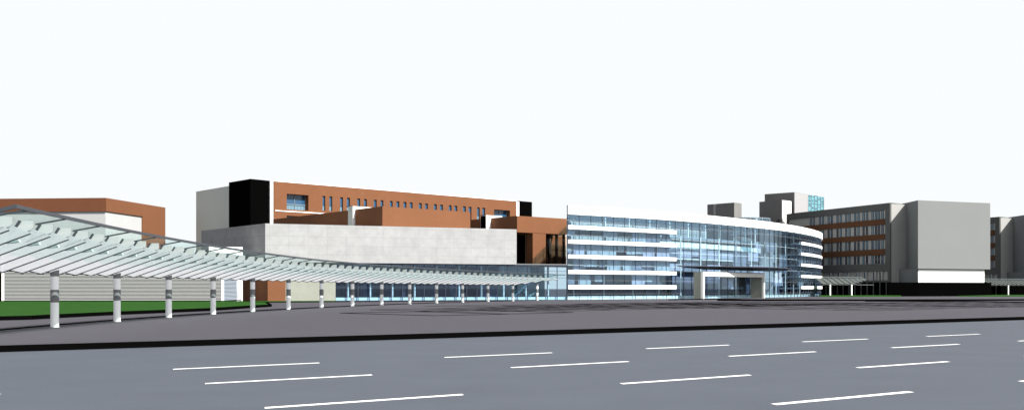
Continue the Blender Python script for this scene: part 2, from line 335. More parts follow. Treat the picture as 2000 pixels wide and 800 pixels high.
# ------------------------------------------------------------------ curved entrance canopy
def make_arc_canopy():
    root = thing('covered_walkway', 'long curved walkway canopy of overlapping frosted blades on white round columns', 'canopy', arc(RC, 0.0, PZ))
    ph0, ph1 = -.1063, .4580; dph = .03519/4
    def zl(ph): return 3.05 - .22*(ph+.055)/.5            # lower edge
    def ze(ph): return 5.08 - 0.62*(ph-ph0)/(ph1-ph0) - .12*max(0, 1-abs(ph-.12)/.2)
    W = 4.5
    def zs(ph, w): return zl(ph) + (ze(ph)-.64-zl(ph))*(w/3.55)
    K = int((ph1-ph0)/dph)
    for k in range(K):
        a = ph0 + dph*k; b = a + dph*.985
        taper = 1.0
        w0 = -.15; w1 = 3.55
        if k > K-5: w0 = -.15 + (k-(K-5))*.8
        up, dn = .11, -.06
        def P(ph, w, dz): return arc(RC-w, ph, zs(ph, w)+dz)
        t = .03
        mb = MB().hexa([P(a, w0, up), P(b, w0, dn), P(b, w1, dn), P(a, w1, up)], [P(a, w0, up+t), P(b, w0, dn+t), P(b, w1, dn+t), P(a, w1, up+t)])
        bl = mb.build('blade', 'blade', root)
        tr = MB()                                          # dark strips stand in for the shaded blade edges
        tr.beam(P(b, w0, dn-.01), P(b, w1, dn-.01), .04, .06)
        tr.beam(P(a, w0+.01, up-.02), P(b, w0+.01, dn-.02), .02, .05)
        tr.build('edge_trim', 'metal', bl)
        if w1-w0 > 2:
            c = a + dph*.06
            fn = MB(); wa, wb, wd = w1-.80, w1-.38, w1+.02
            zz = lambda w: zs(c, min(w, w1)) + up
            f0 = [arc(RC-wa, c, zz(wa)+.04), arc(RC-wd, c, zz(wd)+.04), arc(RC-wd, c, zz(wd)+.33), arc(RC-wb, c, zz(wd)+.33)]
            f1 = [q + Vector((0, .04, 0)) for q in f0]
            fn.hexa(f0, f1).build('fin', 'finwhite', bl)
            br = MB(); br.beam(arc(RC-wa+.06, c, zz(wa)+.0) - Vector((0, .04, 0)), arc(RC-wb+.06, c, zz(wd)+.33) - Vector((0, .05, 0)), .07, .13, (0, 1, 0))
            br.build('bracket', 'metal', bl)
            cl = MB(); q = arc(RC-w1+1.0, c, zs(c, w1-1.0)-.03)
            cl.beam(q, q+Vector((.5, .02, .06)), .35, .10).build('glass_clip', 'clip', bl)
    # glass roof sheet in bays, rafters, edge beam
    def GZ(ph, w): return ze(ph) - .19*(W-w)
    for k in range(0, K, 2):
        a = ph0 + dph*k; b = min(a + 2*dph, ph1)
        q = [arc(RC-2.3, a, GZ(a, 2.3)), arc(RC-2.3, b-.0002, GZ(b, 2.3)), arc(RC-W, b-.0002, GZ(b, W)), arc(RC-W, a, GZ(a, W))]
        MB().hexa(q, [v+Vector((0, 0, .02)) for v in q]).build('glass_panel', 'glass_canopy', root)
        MB().beam(arc(RC-3.3, a+dph*.55, GZ(a, 3.3)-.05), arc(RC-W, a+dph*.55, GZ(a, W)-.05), .045, .07).build('rafter', 'metal', root)
    mb = MB(); n = 64
    for i in range(n):
        a = ph0 + (ph1-ph0)*i/n; b = ph0 + (ph1-ph0)*(i+1)/n
        mb.beam(arc(RC-W-.02, a, ze(a)), arc(RC-W-.02, b+.0003, ze(b)), .09, .13)
    mb.beam(arc(RC-W-.02, ph0, ze(ph0)), arc(RC-0.5, ph0, GZ(ph0, .5)-.35), .09, .13)
    mb.build('edge_beam', 'metal', root)
    # columns
    for k in range(-1, 15):
        ph = -.0396 + .03519*k; c = arc(RC, ph); zt = zl(ph)+.02
        cl = MB().cyl(c, .205, .205, PZ-.02, zt, 28).build('column', 'column', root, smooth=True)
        MB().cyl(c, .212, .212, PZ+1.28, PZ+1.92, 28).build('grey_band', 'colband', cl, smooth=True)  # shadow across the column, put into its colour
        MB().cyl(c, .26, .26, PZ-.01, PZ+.03, 28).build('base_plate', 'colband', cl)
        MB().cyl(c, .215, .215, zt-.24, zt+.1, 28).build('column_head', 'colband', cl, smooth=True)  # dark collar over the sunlit column top, standing in for shade
    return root
make_arc_canopy()

# ------------------------------------------------------------------ far left building with the terracotta frame
b = thing('office_building', 'low white building at the far left with a broad terracotta frame around its roofline', 'building', at(207, 230)+Vector((0, 0, PZ)))
L0, L1, L2 = at(-330, 236), at(207, 230), at(323, 257.7); zt = 20.7
F1 = Frame(L0, L1); F2 = Frame(L1, L2)
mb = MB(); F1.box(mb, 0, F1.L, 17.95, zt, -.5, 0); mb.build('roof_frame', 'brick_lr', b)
mb = MB(); F2.box(mb, .0, F2.L, 17.95, zt, -.5, -.003)
mb2 = MB(); s2 = F2.s_at(279); F2.box(mb2, s2, F2.L, PZ, 17.95, -1.2, -.003)
mb.build('roof_frame', 'brick', b); mb2.build('end_pier', 'brick', b)
back = [F1.p(0, 0, -30)[:2], F2.p(F2.L, 0, -40)[:2]]
ins = [F1.p(0, 0, -.3)[:2], F1.p(F1.L-.25, 0, -.3)[:2], F2.p(s2-.05, 0, -.3)[:2], F2.p(F2.L-.3, 0, -1.3)[:2]]
MB().prism([*ins, back[1], back[0]], PZ, 18.6).build('white_wall', mat('soft_white_wall', (0.40, 0.41, 0.41), .7, .15, noise=.03, nscale=.2), b)

# ------------------------------------------------------------------ louvred annex
b = thing('annex_building', 'long low annex clad in thin white horizontal louvres behind the lawn', 'building', at(220, 158)+Vector((0, 0, PZ)))
A0, A1 = at(3, 158), at(437, 160); F = Frame(A0, A1)
MB().prism([F.p(.2, 0, -.25)[:2], F.p(F.L-.1, 0, -.25)[:2], F.p(F.L-.1, 0, -10.8)[:2], F.p(.2, 0, -10.8)[:2]], PZ, 7.2).build('dark_wall', mat('louvre_backing', (0.015, 0.016, 0.016), .8), b)
mb = MB(); z = .55
while z < 7.25: F.box(mb, .35, F.L-.35, z, z+.085, -.16, 0); z += .195
mb.build('louvres', mat('louvre_white', (0.45, 0.46, 0.455), .5), b)
mb = MB(); F.box(mb, 0, .34, PZ, 7.35, -.2, .02); F.box(mb, F.L-.34, F.L, PZ, 7.35, -.2, .02); F.box(mb, .34, F.L-.34, 7.25, 7.35, -.2, .02); mb.build('louvre_frame', 'whitepanel', b)
mb = MB(); F.box(mb, -.2, F.L+.1, PZ, .5, -.2, .05); mb.build('base', 'black', b)
FS = Frame(F.p(F.L-.09, 0, -.26), F.p(F.L-.09, 0, -10.8)); mb = MB(); z = .55
while z < 7.2: FS.box(mb, .0, FS.L, z, z+.11, 0, .14); z += .195
mb.build('side_louvres', mat('blue_grey_louvre', (0.40, 0.47, 0.55), .5), b)
mb = MB(); F.box(mb, -1.5, -.02, PZ, 7.2, -6, -.3); mb.build('side_wall', 'blackclad', b)
b = thing('stair_block', 'small white louvred block standing behind the right end of the louvred annex', 'building', at(455, 170)+Vector((0, 0, PZ)))
F = Frame(at(408, 172.2), at(474, 173.5))
MB().prism([F.p(0, 0, -.2)[:2], F.p(F.L, 0, -.2)[:2], F.p(F.L, 0, -3)[:2], F.p(0, 0, -3)[:2]], PZ, 8.6).build('wall', 'whitepanel', b)
mb = MB(); z = .5
while z < 6.2: F.box(mb, .1, F.L-.1, z, z+.10, -.19, 0); z += .21
mb.build('louvres', M['whitepanel'], b)

# ------------------------------------------------------------------ tall terracotta building behind
GROW = 1.05
bb = Vector((-.59, .81, 0)).normalized()
b = thing('tall_building', 'tall terracotta slab building with slim blue windows rising behind the concrete hall', 'building', at(535, 222.5)+Vector((0, 0, PZ)))
P0, P1 = at(535, 222.5), at(1008, 273.5); F = Frame(P0, P1); ZT = 23.35; TH = 1.4
wins = []; pxs = [(630, 635.3), (643.3, 649), (664.3, 670), (677.6, 683.5), (697.8, 703.5), (711, 716.6), (730, 735.8), (743.3, 748.8), (761.5, 767), (774.2, 780), (788, 793.8), (800.3, 806), (818.2, 823.8), (830.2, 835.8), (847.5, 853.2), (859.2, 865), (876.6, 882), (887.6, 893), (904.2, 909.8), (915.2, 920.8), (931.8, 937), (942, 947.6)]
for a, c in pxs: wins.append((F.s_at(a), F.s_at(c), 18.15, 21.2))
big = [(F.s_at(560), F.s_at(602.5), 18.0, 21.1), (F.s_at(560), F.s_at(602.5), 13.2, 16.75), (F.s_at(965), F.s_at(996), 17.6, 21.0)]
lower = [(w[0], w[1], 13.3, 16.4) for w in wins[:6]]
mb = MB(); F.wall(mb, 0, F.L, PZ, ZT, -TH, 0, wins + big + lower); mb.build('front_wall', 'brick', b)
MB().prism([F.p(.02, 0, -TH)[:2], F.p(F.L-.02, 0, -TH)[:2], (Vector(F.p(F.L-.02, 0, -TH)) + bb*15)[:2], (Vector(F.p(.02, 0, -TH)) + bb*15)[:2]], PZ, ZT-.3).build('rear_wall', 'brick', b)
mb = MB(); F.box(mb, .01, F.L-.01, ZT, ZT+.12, -TH, .06); mb.build('coping', 'whitepanel', b)
for w in wins + lower:
    fr = MB(); a0, a1, z0, z1 = w; d = .06
    F.box(fr, a0, a0+d, z0, z1, -.42, -.28); F.box(fr, a1-d, a1, z0, z1, -.42, -.28); F.box(fr, a0+d, a1-d, z1-d, z1, -.42, -.28)
    F.box(fr, a0+d, a1-d, z0, z0+d, -.42, -.28); F.box(fr, a0+d, a1-d, z0+1.05, z0+1.1, -.42, -.27)
    fo = fr.build('window', 'mull', b)
    q = MB(); F.box(q, a0+d, a1-d, z0+1.1, z1-d, -.40, -.34); q.build('pane', 'pane_blue', fo)
    q = MB(); F.box(q, a0+d, a1-d, z0+d, z0+1.05, -.40, -.34); q.build('lower_panel', 'pane_pale', fo)
for i, w in enumerate(big):
    a0, a1, z0, z1 = w; fr = MB(); d = .08; g1 = a1 if i == 2 else a1
    F.box(fr, a0, a0+d, z0, z1, -1.3, -1.1); F.box(fr, a1-d, a1, z0, z1, -1.3, -1.1); F.box(fr, a0+d, a1-d, z1-d, z1, -1.3, -1.1); F.box(fr, a0+d, a1-d, z0, z0+d, -1.3, -1.1)
    mid = (a0+a1)/2; F.box(fr, mid-.05, mid+.05, z0+d, z1-d, -1.3, -1.1)
    fo = fr.build('window', 'mull_light', b)
    q = MB(); F.box(q, a0+d, a1-d, z0+1.1, z1-d, -1.28, -1.22); q.build('pane', 'pane_blue', fo)
    q = MB(); F.box(q, a0+d, a1-d, z0+d, z0+1.1, -1.28, -1.2); q.build('lower_panel', 'pane_pale', fo)
    q = MB(); F.box(q, a0, a1, z0+1.1, z0+1.18, -1.0, -.94)
    for j in range(7): s_ = a0 + (a1-a0)*(j+.5)/7; F.box(q, s_-.02, s_+.02, z0, z0+1.1, -.98, -.95)
    q.build('railing', 'mull_light', fo)
mb = MB(); F.box(mb, .3, F.L-.3, 17.5, 17.68, 0, .12); mb.build('string_course', 'white', b)
mb = MB(); sw = F.s_at(526.5); F.box(mb, sw, -.35, PZ, ZT+.05, -1, .25); mb.build('white_pilaster', 'white', b)
mb = MB(); F.box(mb, -.35, -.02, PZ, ZT-.05, -1, -.35); mb.build('shadow_joint', 'blackclad', b)
mb = MB(); s1 = F.s_at(1013.5); F.box(mb, F.L, s1, PZ, ZT-.05, -1.2, .1); mb.build('white_pilaster', 'white', b)
K0 = F.p(s1, 0, 0); s3 = F.s_at(1039)
mb = MB(); F.box(mb, s1+.01, s3, PZ, ZT+.15, -9, 0.02); mb.build('end_tower', 'blackclad', b)['label'] = 'black end tower at the right end'
T0, T1, T2 = at(489, 218), at(526.5, 221.9), at(447, 225.5)
MB().prism([T0[:2], T1[:2], (T1+bb*9.6)[:2], T2[:2]], PZ, zat(349, 218)).build('stair_tower', 'blackclad', b)['label'] = 'black corner tower at the left end'
G1 = at(383, 238.6)
MB().prism([T2[:2], G1[:2], (G1+Vector((20, 22, 0)))[:2], (T2+Vector((20, 22, 0)))[:2]], PZ, zat(363, 225.5)).build('side_wing', 'greywall', b)

# ------------------------------------------------------------------ concrete hall
hall = thing('concrete_hall', 'pale concrete box hall with brick roof volumes above a glazed ground floor', 'building', at(655, 170)+Vector((0, 0, PZ)))
HA, HB = at(518, 165.6), at(1009, 182.0); FH = Frame(HA, HB); ZT = 11.76
HC = HA + bb*27
def backp(F, s, o, k): return (Vector(F.p(s, 0, o)) + bb*k)[:2]
MB().prism([FH.p(0, 0)[:2], FH.p(FH.L, 0)[:2], backp(FH, FH.L, 0, 27), backp(FH, 0, 0, 27)], 6.09, ZT).build('concrete_box', 'concrete', hall)
# ground floor below the box
END = at(1108, 186.0); FG = Frame(FH.p(0, 0, -.9), (Vector(FH.p(0, 0, -.9)) + (END-HA) + Vector((.35, -.75, 0))))
sL = FG.s_at(655); sR = FG.s_at(1107)
sB0, sB1 = FG.s_at(522), FG.s_at(557)
MB().prism([FG.p(sB0, 0, .35)[:2], FG.p(sB1, 0, .35)[:2], backp(FG, sB1, .35, 22), backp(FG, sB0, .35, 22)], PZ, 6.08).build('brick_pier', 'brick', hall)
mb = MB(); FG.box(mb, sB1+.01, sL, PZ, 6.08, -.5, .1); mb.build('cream_wall', 'cream', hall)
mb = MB(); FG.box(mb, sL+.05, sR, PZ+.004, PZ+.08, -16, -.05); mb.build('interior_floor', 'floor_in', hall)
mb = MB(); FG.box(mb, sL+.05, FG.s_at(1000), PZ+.1, 6.0, -11, -10.7); mb.build('interior_wall', mat('hall_wall', (0.13, 0.14, 0.23), .8, .2, noise=.35, nscale=.35), hall)
mb = MB(); FG.box(mb, FG.s_at(1000)+.3, sR-.5, PZ+.1, 5.9, -8.2, -8.0); mb.build('aqua_wall', mat('aqua_wall', (0.34, 0.44, 0.45), .8, .2, noise=.12, nscale=.3), hall)
mb = MB(); FG.box(mb, FG.s_at(1000)+.1, FG.s_at(1062), 3.3, 5.9, -6, -5.7); mb.build('white_bulkhead', 'white', hall)
for a, c, o, z1 in ((672, 690, -7, 4.8), (724, 750, -6, 5.2), (800, 806, -4, 5.8), (838, 880, -8, 4.2), (905, 935, -6.5, 4.8), (958, 995, -5, 5.9)):
    mb = MB(); FG.box(mb, FG.s_at(a), FG.s_at(c), PZ+.09, z1, o-.3, o); mb.build('partition', 'interior_dark', hall)
mb = MB()
for px in range(690, 1100, 44):
    q = Vector(FG.p(FG.s_at(px), 0, -3.2)); mb.cyl(q, .14, .14, PZ+.08, 5.8, 14)
mb.build('interior_columns', 'white', hall)
st = MB(); a, c = FG.s_at(1010), FG.s_at(1056)                     # crossing stair flights
st.beam(FG.p(a, .6, -2.6), FG.p(c, 4.2, -2.6), 1.4, .35); st.beam(FG.p(a-.3, 4.2, -4.6), FG.p(c, .6, -4.6), 1.4, .35)
st.beam(FG.p(a-.3, 4.1, -5.4), FG.p(a+.6, 4.1, -3.8), 1.2, .3); st.build('stair_flights', mat('stair_teal', (0.07, 0.13, 0.16), .6), hall)
mb = MB(); FG.box(mb, sL, sR, PZ, .30, -.02, .04); FG.box(mb, sL, sR, 5.92, 6.08, -.16, .06)
FG.box(mb, sL, sR, 5.02, 5.07, -.02, .03); FG.box(mb, sL, sR, 3.95, 4.0, -.02, .03)
mb.build('transoms', 'mull', hall)
mb = MB(); FG.box(mb, sL+.1, sR, PZ+.09, .78, -.5, -.3); mb.build('upstand', 'white', hall)
npan = 22; step = (sR-sL)/npan
for i in range(npan+1):
    s_ = sL + step*i; mb = MB(); FG.box(mb, s_-.045, s_+.045, PZ, 5.92, -.06, .08); mb.build('mullion', 'mull', hall)
    if i < npan:
        mb = MB(); FG.box(mb, s_+.05, s_+step-.05, .31, 5.9, -.012, 0); mb.build('glass_pane', 'glass_hall', hall)
# roof slab of the low glazed part right of the box, white edge
e0 = FG.s_at(1009.5)
MB().prism([FG.p(e0, 0, .1)[:2], FG.p(sR+.1, 0, .1)[:2], backp(FG, sR+.1, .1, 24), backp(FG, e0, .1, 24)], 6.09, 6.22).build('terrace_slab', 'grey', hall)
MB().prism([FG.p(sL, 0, -.2)[:2], FG.p(e0+.6, 0, -.2)[:2], backp(FG, e0+.6, 0, 23), backp(FG, sL, 0, 23)], 5.93, 6.07).build('soffit', 'interior', hall)

# brick volumes on the roof
def brick_box(pc, yc, pr, yr, k, z0, z1, name='brick_volume'):
    C_ = at(pc, yc); E_ = at(pr, yr)
    MB().prism([C_[:2], E_[:2], (E_+bb*k)[:2], (C_+bb*k)[:2]], z0, z1).build(name, 'brick', hall); return C_, E_
C1, E1 = brick_box(747, 176, 918.5, 189.6, 43, 11.0, 15.04)
C2, E2 = brick_box(1010, 199, 1112, 208.1, 16, 12.15, 15.04, 'brick_canopy')
FR = Frame(C2, E2)
aP, bP = FR.s_at(1041), FR.s_at(1066.5)
MB().prism([FR.p(aP, 0, -.06)[:2], FR.p(bP, 0, -.06)[:2], backp(FR, bP, -.06, 1.9), backp(FR, aP, -.06, 1.9)], 6.2, 12.15).build('brick_pier', 'brick', hall)
mb = MB(); FR.box(mb, bP+.02, FR.L-.1, 6.22, 12.14, -1.02, -1.0); mb.build('glass_screen', 'glass_brown', hall)
mb = MB()
for f in (.0, .33, .64, .97): s_ = bP + .15 + (FR.L-bP-.4)*f; FR.box(mb, s_-.22, s_+.22, 6.22, 12.13, -1.3, -.95)
FR.box(mb, bP+.02, FR.L-.1, 7.6, 7.75, -1.28, -.97)
mb.build('screen_mullions', mat('brown_metal', (0.045, 0.028, 0.018), .6), hall)
mb = MB(); FR.box(mb, bP-.5, 18.3, 6.23, 12.1, -5.2, -5.0); mb.build('inner_wall', mat('inner_tan', (0.30, 0.20, 0.13), .8, noise=.1, nscale=.4), hall)
mb = MB(); FR.box(mb, -6, 9.5, 6.23, 12.1, -7.2, -7.0); mb.build('dark_recess', 'blackclad', hall)  # black backing sheet stands in for the dark of the open void
q = MB(); FR.box(q, .3, .7, 7.2, 11, -6.9, -6.8); q.build('recess_light_strip', 'mull_light', hall)
# white rooftop hoods poking out between the brick parapets
def hood(px, Y, q, r, z0, z1, side):
    ga_ = Vector((.69, .73, 0)).normalized(); c = at(px, Y)
    o = MB().prism([c[:2], (c+ga_*r)[:2], (c+ga_*r+bb*q)[:2], (c+bb*q)[:2]], z0, z1).build('roof_hood', 'white', hall)
    mb = MB(); c2 = c + bb*.12 - ga_*.03
    mb.prism([c2[:2], (c2+ga_*.02)[:2], (c2+ga_*.02+bb*(q-.2))[:2], (c2+bb*(q-.2))[:2]], z0, z1-.12)
    mb.build('hood_panel', side, o)
    mb = MB(); c3 = c - ga_*.35 + bb*.1; mb.prism([c3[:2], (c3+ga_*.4)[:2], (c3+ga_*.4+bb*q)[:2], (c3+bb*q)[:2]], z1, z1+.08); mb.build('hood_cap', 'metal', o)
hood(689.3, 182.85, 1.75, 4.4, 11.7, 15.55, 'greywall')
hood(949.5, 204.5, 1.9, 4.4, 11.8, 15.5, 'blackclad')

# ------------------------------------------------------------------ curved glass building
gb_ = thing('glass_building', 'curved glass office building with white horizontal bands and a white roof edge', 'building', at(1300, 201.7)+Vector((0, 0, PZ)))
ctrl = [at(1108, 186.0), at(1205, 193.6), at(1300, 201.9), at(1367, 210.2), at(1448, 222.9), at(1500, 233.0), at(1542, 244.3), at(1575, 257.5), at(1597, 272)]
ctrl += [at(1604, 284), at(1599, 296), at(1582, 302), at(1555, 306)]
pts = []
for i in range(len(ctrl)-1):
    p0 = ctrl[max(i-1, 0)]; p1 = ctrl[i]; p2 = ctrl[i+1]; p3 = ctrl[min(i+2, len(ctrl)-1)]
    for k in range(20):
        t = k/20; pts.append(.5*((2*p1)+(-p0+p2)*t+(2*p0-5*p1+4*p2-p3)*t*t+(-p0+3*p1-3*p2+p3)*t**3))
pts.append(ctrl[-1])
cum = [0]
for i in range(1, len(pts)): cum.append(cum[-1]+(pts[i]-pts[i-1]).length)
TOT = cum[-1]
def fc(s, z, o=0.0):
    """point on the curved facade at run s, height z, o metres outwards"""
    s = max(0, min(TOT-1e-4, s)); i = 0
    lo, hi = 0, len(cum)-1
    while hi-lo > 1:
        m_ = (lo+hi)//2
        if cum[m_] <= s: lo = m_
        else: hi = m_
    a, b2 = pts[lo], pts[lo+1]; t = (s-cum[lo])/(cum[lo+1]-cum[lo]); q = a.lerp(b2, t)
    d0 = (pts[min(lo+1, len(pts)-1)]-pts[max(lo-1, 0)]).normalized(); d1 = (pts[min(lo+2, len(pts)-1)]-pts[lo]).normalized()
    d = d0.lerp(d1, t).normalized(); n_ = Vector((d.y, -d.x, 0))
    return Vector((q.x, q.y, z)) + n_*o
def s_of(px):
    return min((i for i in range(len(pts))), key=lambda i: abs(pts[i].x/pts[i].y*FPX+1000-px) + (1e6 if cum[i] > 120 else 0))
def cs(px): return cum[s_of(px)]
def ribbon(mb, s0, s1, z0, z1, o0, o1, st=1.5):
    n_ = max(1, int((s1-s0)/st))
    A = [s0+(s1-s0)*i/n_ for i in range(n_+1)]
    k = len(mb.v)
    for s_ in A:
        lim = -(.15 + 1.0*s_) if o1 < -.01 or o0 < -1.0 else -99      # the end wall at the left runs straight back
        u0, u1 = max(o0, lim), max(o1, lim+.02)
        mb.v += [tuple(fc(s_, z0, u0)), tuple(fc(s_, z0, u1)), tuple(fc(s_, z1, u1)), tuple(fc(s_, z1, u0))]
    for i in range(n_):
        a = k+4*i; b2 = a+4
        for j in range(4): mb.f.append([a+j, a+(j+1) % 4, b2+(j+1) % 4, b2+j])
    mb.f.append([k, k+1, k+2, k+3]); e = k+4*n_; mb.f.append([e+3, e+2, e+1, e])
    return mb
SS = 2.72*GROW; NM = int(TOT/SS)
levels = [(2.10, 2.79), (4.65, 5.27), (7.19, 7.80), (9.64, 10.28), (12.03, 12.66)]
sBL = SS*10; sBR = SS*round(cs(1566)/SS)
ribbon(MB(), 0, TOT-.1, 14.46, 15.95, -1.2, .35).build('roof_fascia', 'white', gb_, smooth=True)
for z0, z1 in levels:
    ribbon(MB(), .0, sBL, z0, z1, -.12, .28).build('white_band', 'white', gb_, smooth=True)
    ribbon(MB(), sBR, TOT-2, z0, z1, -.12, .28).build('white_band', 'white', gb_, smooth=True)
for i in range(NM):
    s0 = SS*i
    mb = MB(); ribbon(mb, s0+.03, s0+SS-.03, PZ+.06, 14.45, -.012, 0, .9); mb.build('glass_panel', 'glass', gb_)
for i in range(NM+1):
    s0 = SS*i
    if s0 > 124: break
    a = fc(s0, PZ, .02); c = fc(s0, 14.46, .02); w_ = .085
    MB().beam(a, c, w_, .16).build('mullion', 'mull', gb_)
mb = MB()
for z in (PZ+.05, 1.25, 3.55, 6.0, 8.5, 11.0, 13.2): ribbon(mb, .05, TOT-.5, z, z+.035, -.03, .03)
mb.build('transoms', 'mull_light', gb_)
mb = MB()
for z in (PZ+.0,): ribbon(mb, .05, TOT-.5, z, z+.06, -.35, .05)
mb.build('sill', 'mull', gb_)
ribbon(MB(), .5, TOT-3, PZ+.07, .85, -.8, -.65).build('upstand', 'white', gb_)
# interior: floor slabs, core wall, columns, back glazing
DEP = -17
for z0, z1 in levels:
    mb = MB(); ribbon(mb, .3, sBL, z0-.02, z1-.32, DEP, -.7); mb.build('floor_slab', 'slab', gb_)
    o1 = -6.5 if z0 < 9 else -9
    mb = MB(); ribbon(mb, sBL+.02, sBR-.02, z0-.02, z1-.32, DEP, o1); mb.build('floor_slab', 'slab', gb_)
    mb = MB(); ribbon(mb, sBR, TOT-6, z0-.02, z1-.32, DEP, -.7); mb.build('floor_slab', 'slab', gb_)
mb = MB(); ribbon(mb, .3, TOT-3, PZ+.004, PZ+.05, DEP, -.4); mb.build('interior_floor', 'floor_in', gb_)
mb = MB(); ribbon(mb, .3, sBL, 14.5, 14.75, -2.6, -1.25); mb.build('roof_slab', 'slab', gb_)
mb = MB(); ribbon(mb, .3, sBL-.1, 14.6, 14.65, DEP, -2.6); mb.build('glass_roof', 'glass', gb_)
mb = MB(); ribbon(mb, sBL, sBR, 14.5, 14.75, -3.5, -1.25); mb.build('roof_slab', 'slab', gb_)
mb = MB(); ribbon(mb, sBR, TOT-3, 14.5, 14.75, DEP, -1.25); mb.build('roof_slab', 'slab', gb_)
mb = MB(); ribbon(mb, sBL+.1, sBR-.1, 14.6, 14.65, DEP, -3.5); mb.build('glass_roof', 'glass', gb_)
mb = MB(); ribbon(mb, 3, sBL-2, PZ+.06, 7.2, -9.3, -9.0); ribbon(mb, sBL+6, sBR-16, PZ+.06, 9.6, -11.3, -11.0); ribbon(mb, sBR-6, TOT-6, PZ+.06, 12.0, -9.3, -9.0)
mb.build('core_wall', 'interior', gb_)
mb = MB()
for a, c, o, z0, z1 in ((5, 8, -6, .3, 4.6), (10, 16.5, -5, 2.3, 7.1), (13, 17, -7, 7.3, 9.6), (19, 26, -6, .3, 4.6), (17.5, 24, -7.5, 4.9, 9.6), (30, 36, -8, .3, 5), (44, 47, -7, .3, 6), (58, 66, -7.5, 2.3, 9.6), (70, 84, -6, .3, 4.6), (88, 96, -5, .3, 7), (33, 52, -3.6, .3, 4.9)):
    ribbon(mb, a, c, z0, z1, o-.3, o)
mb.build('partitions', 'interior_dark', gb_)
mb = MB()
for a, c, o, z0, z1 in ((52.5, 54.5, -8, .3, 9.6),): ribbon(mb, a, c, z0, z1, o-.3, o)
mb.build('orange_wall', 'orange_in', gb_)
mb = MB()
for a, c, o, z0, z1 in ((1.8, 7, -1.5, 7.9, 9.6), (8.5, 12, -1.7, 7.9, 9.6), (17, 26, -1.6, 7.85, 9.6), (3, 6, -1.6, 5.3, 7.1), (12, 19, -1.9, 5.3, 6.9), (20, 26.5, -1.6, 5.3, 7.1), (20, 26, -2.2, 2.9, 4.6), (29, 64, -4.5, 7.9, 9.3), (31, 58, -5.5, 5.6, 6.9), (66, 75, -3.5, 5.3, 7.1), (66, 84, -3.8, 7.9, 9.6), (78, 88, -3.2, 2.8, 4.6), (92, 104, -2.5, 5.3, 7.1), (92, 108, -2.6, 7.9, 9.5)):
    ribbon(mb, a, c, z0, z1, o-.1, o)
mb.build('pale_screens', 'interior', gb_)  # pale sheets added close behind the glass to catch sun and brighten it
M['blind'] = mat('blue_grey_blind', (0.30, 0.34, 0.40), 0.8, 0.1, noise=0.25, nscale=0.9)
M['blind_dim'] = mat('dusky_blind', (0.14, 0.16, 0.22), 0.8, 0.1, noise=0.4, nscale=0.7)  # strong noise stands in for dark mottled reflections in the glass
rb = random.Random(3)  # blinds added behind the bands to brighten the dim glazing
for (lo, hi) in ((2.85, 4.6), (5.32, 7.12), (7.85, 9.6), (10.33, 11.95)):
    x = .6
    while x < sBL - 1:
        wd = rb.uniform(1.2, 4.2); pick = rb.random()
        if pick < .78:
            q = MB(); ribbon(q, x, min(x+wd, sBL-.5), lo + (0 if rb.random() < .6 else rb.uniform(.3, .8)), hi, -.95, -.88)
            q.build('blind', 'blind' if pick < .45 else 'blind_dim' if pick < .62 else 'interior', gb_)
        x += wd + rb.choice((.05, .05, .5, 1.0))
    x = sBR + .6
    while x < 112:
        wd = rb.uniform(.8, 2.6); pick = rb.random()
        if pick < .6:
            q = MB(); ribbon(q, x, x+wd, lo, hi, -.95, -.88); q.build('blind', 'blind' if pick < .3 else 'blind_dim', gb_)
        x += wd + rb.choice((.05, .5, 1.0))
for a, c, lo, hi, o in ((28, 33, 7.9, 9.5, -2.2), (35, 41, 5.4, 7.0, -2.4), (42, 50, 7.9, 9.6, -3.0), (56, 63, 5.4, 9.3, -2.6), (64, 70, 2.8, 7.0, -2.0), (72, 78, 9.9, 11.9, -2.0), (80, 86, 5.4, 9.4, -1.8)):
    q = MB(); ribbon(q, a, c, lo, hi, o-.08, o); q.build('blind', rb.choice(['blind', 'blind_dim', 'interior']), gb_)
mb = MB(); ribbon(mb, 72, 80, .3, 13.8, -3.4, -3.2); mb.build('lift_shaft', 'mull_light', gb_)
mb = MB()
for k in range(14):
    s_ = 4 + 7.6*k
    for o in ((-2.6, -9.8) if k > 1 else (-2.6,)):
        q = fc(s_, 0, o); mb.cyl(q, .13, .13, PZ+.05, 14.5, 12)
mb.build('interior_columns', 'white', gb_, smooth=True)
mb = MB()
for z in (5.27, 7.8, 10.28, 12.66): ribbon(mb, .5, TOT-8, z+.85, z+.92, -.95, -.9); 
for z in (7.8, 10.28): ribbon(mb, sBL+1, sBR-1, z+.0, z+.95, -6.6 if z < 9 else -9.1, -6.5 if z < 9 else -9.0)
mb.build('balustrades', 'white', gb_)
mb = MB(); ribbon(mb, .3, TOT-4, 7.2, 14.45, DEP-.03, DEP); mb.build('rear_glazing', 'glass', gb_)
mb = MB(); ribbon(mb, .3, TOT-4, PZ, 7.2, DEP-.2, DEP); mb.build('rear_wall', 'interior', gb_)
mb = MB()
for k in range(66): s_ = 1+1.9*k; dq = max(DEP, -(.2+s_)); mb.beam(fc(s_, 7.2, dq+.1), fc(s_, 14.45, dq+.1), .07, .12)
for z in (8.6, 9.9, 11.2, 12.5, 13.6): ribbon(mb, .4, TOT-4, z, z+.07, DEP+.08, DEP+.14)
mb.build('rear_mullions', 'mull', gb_)
q = fc(sBL+4, 0, -4)
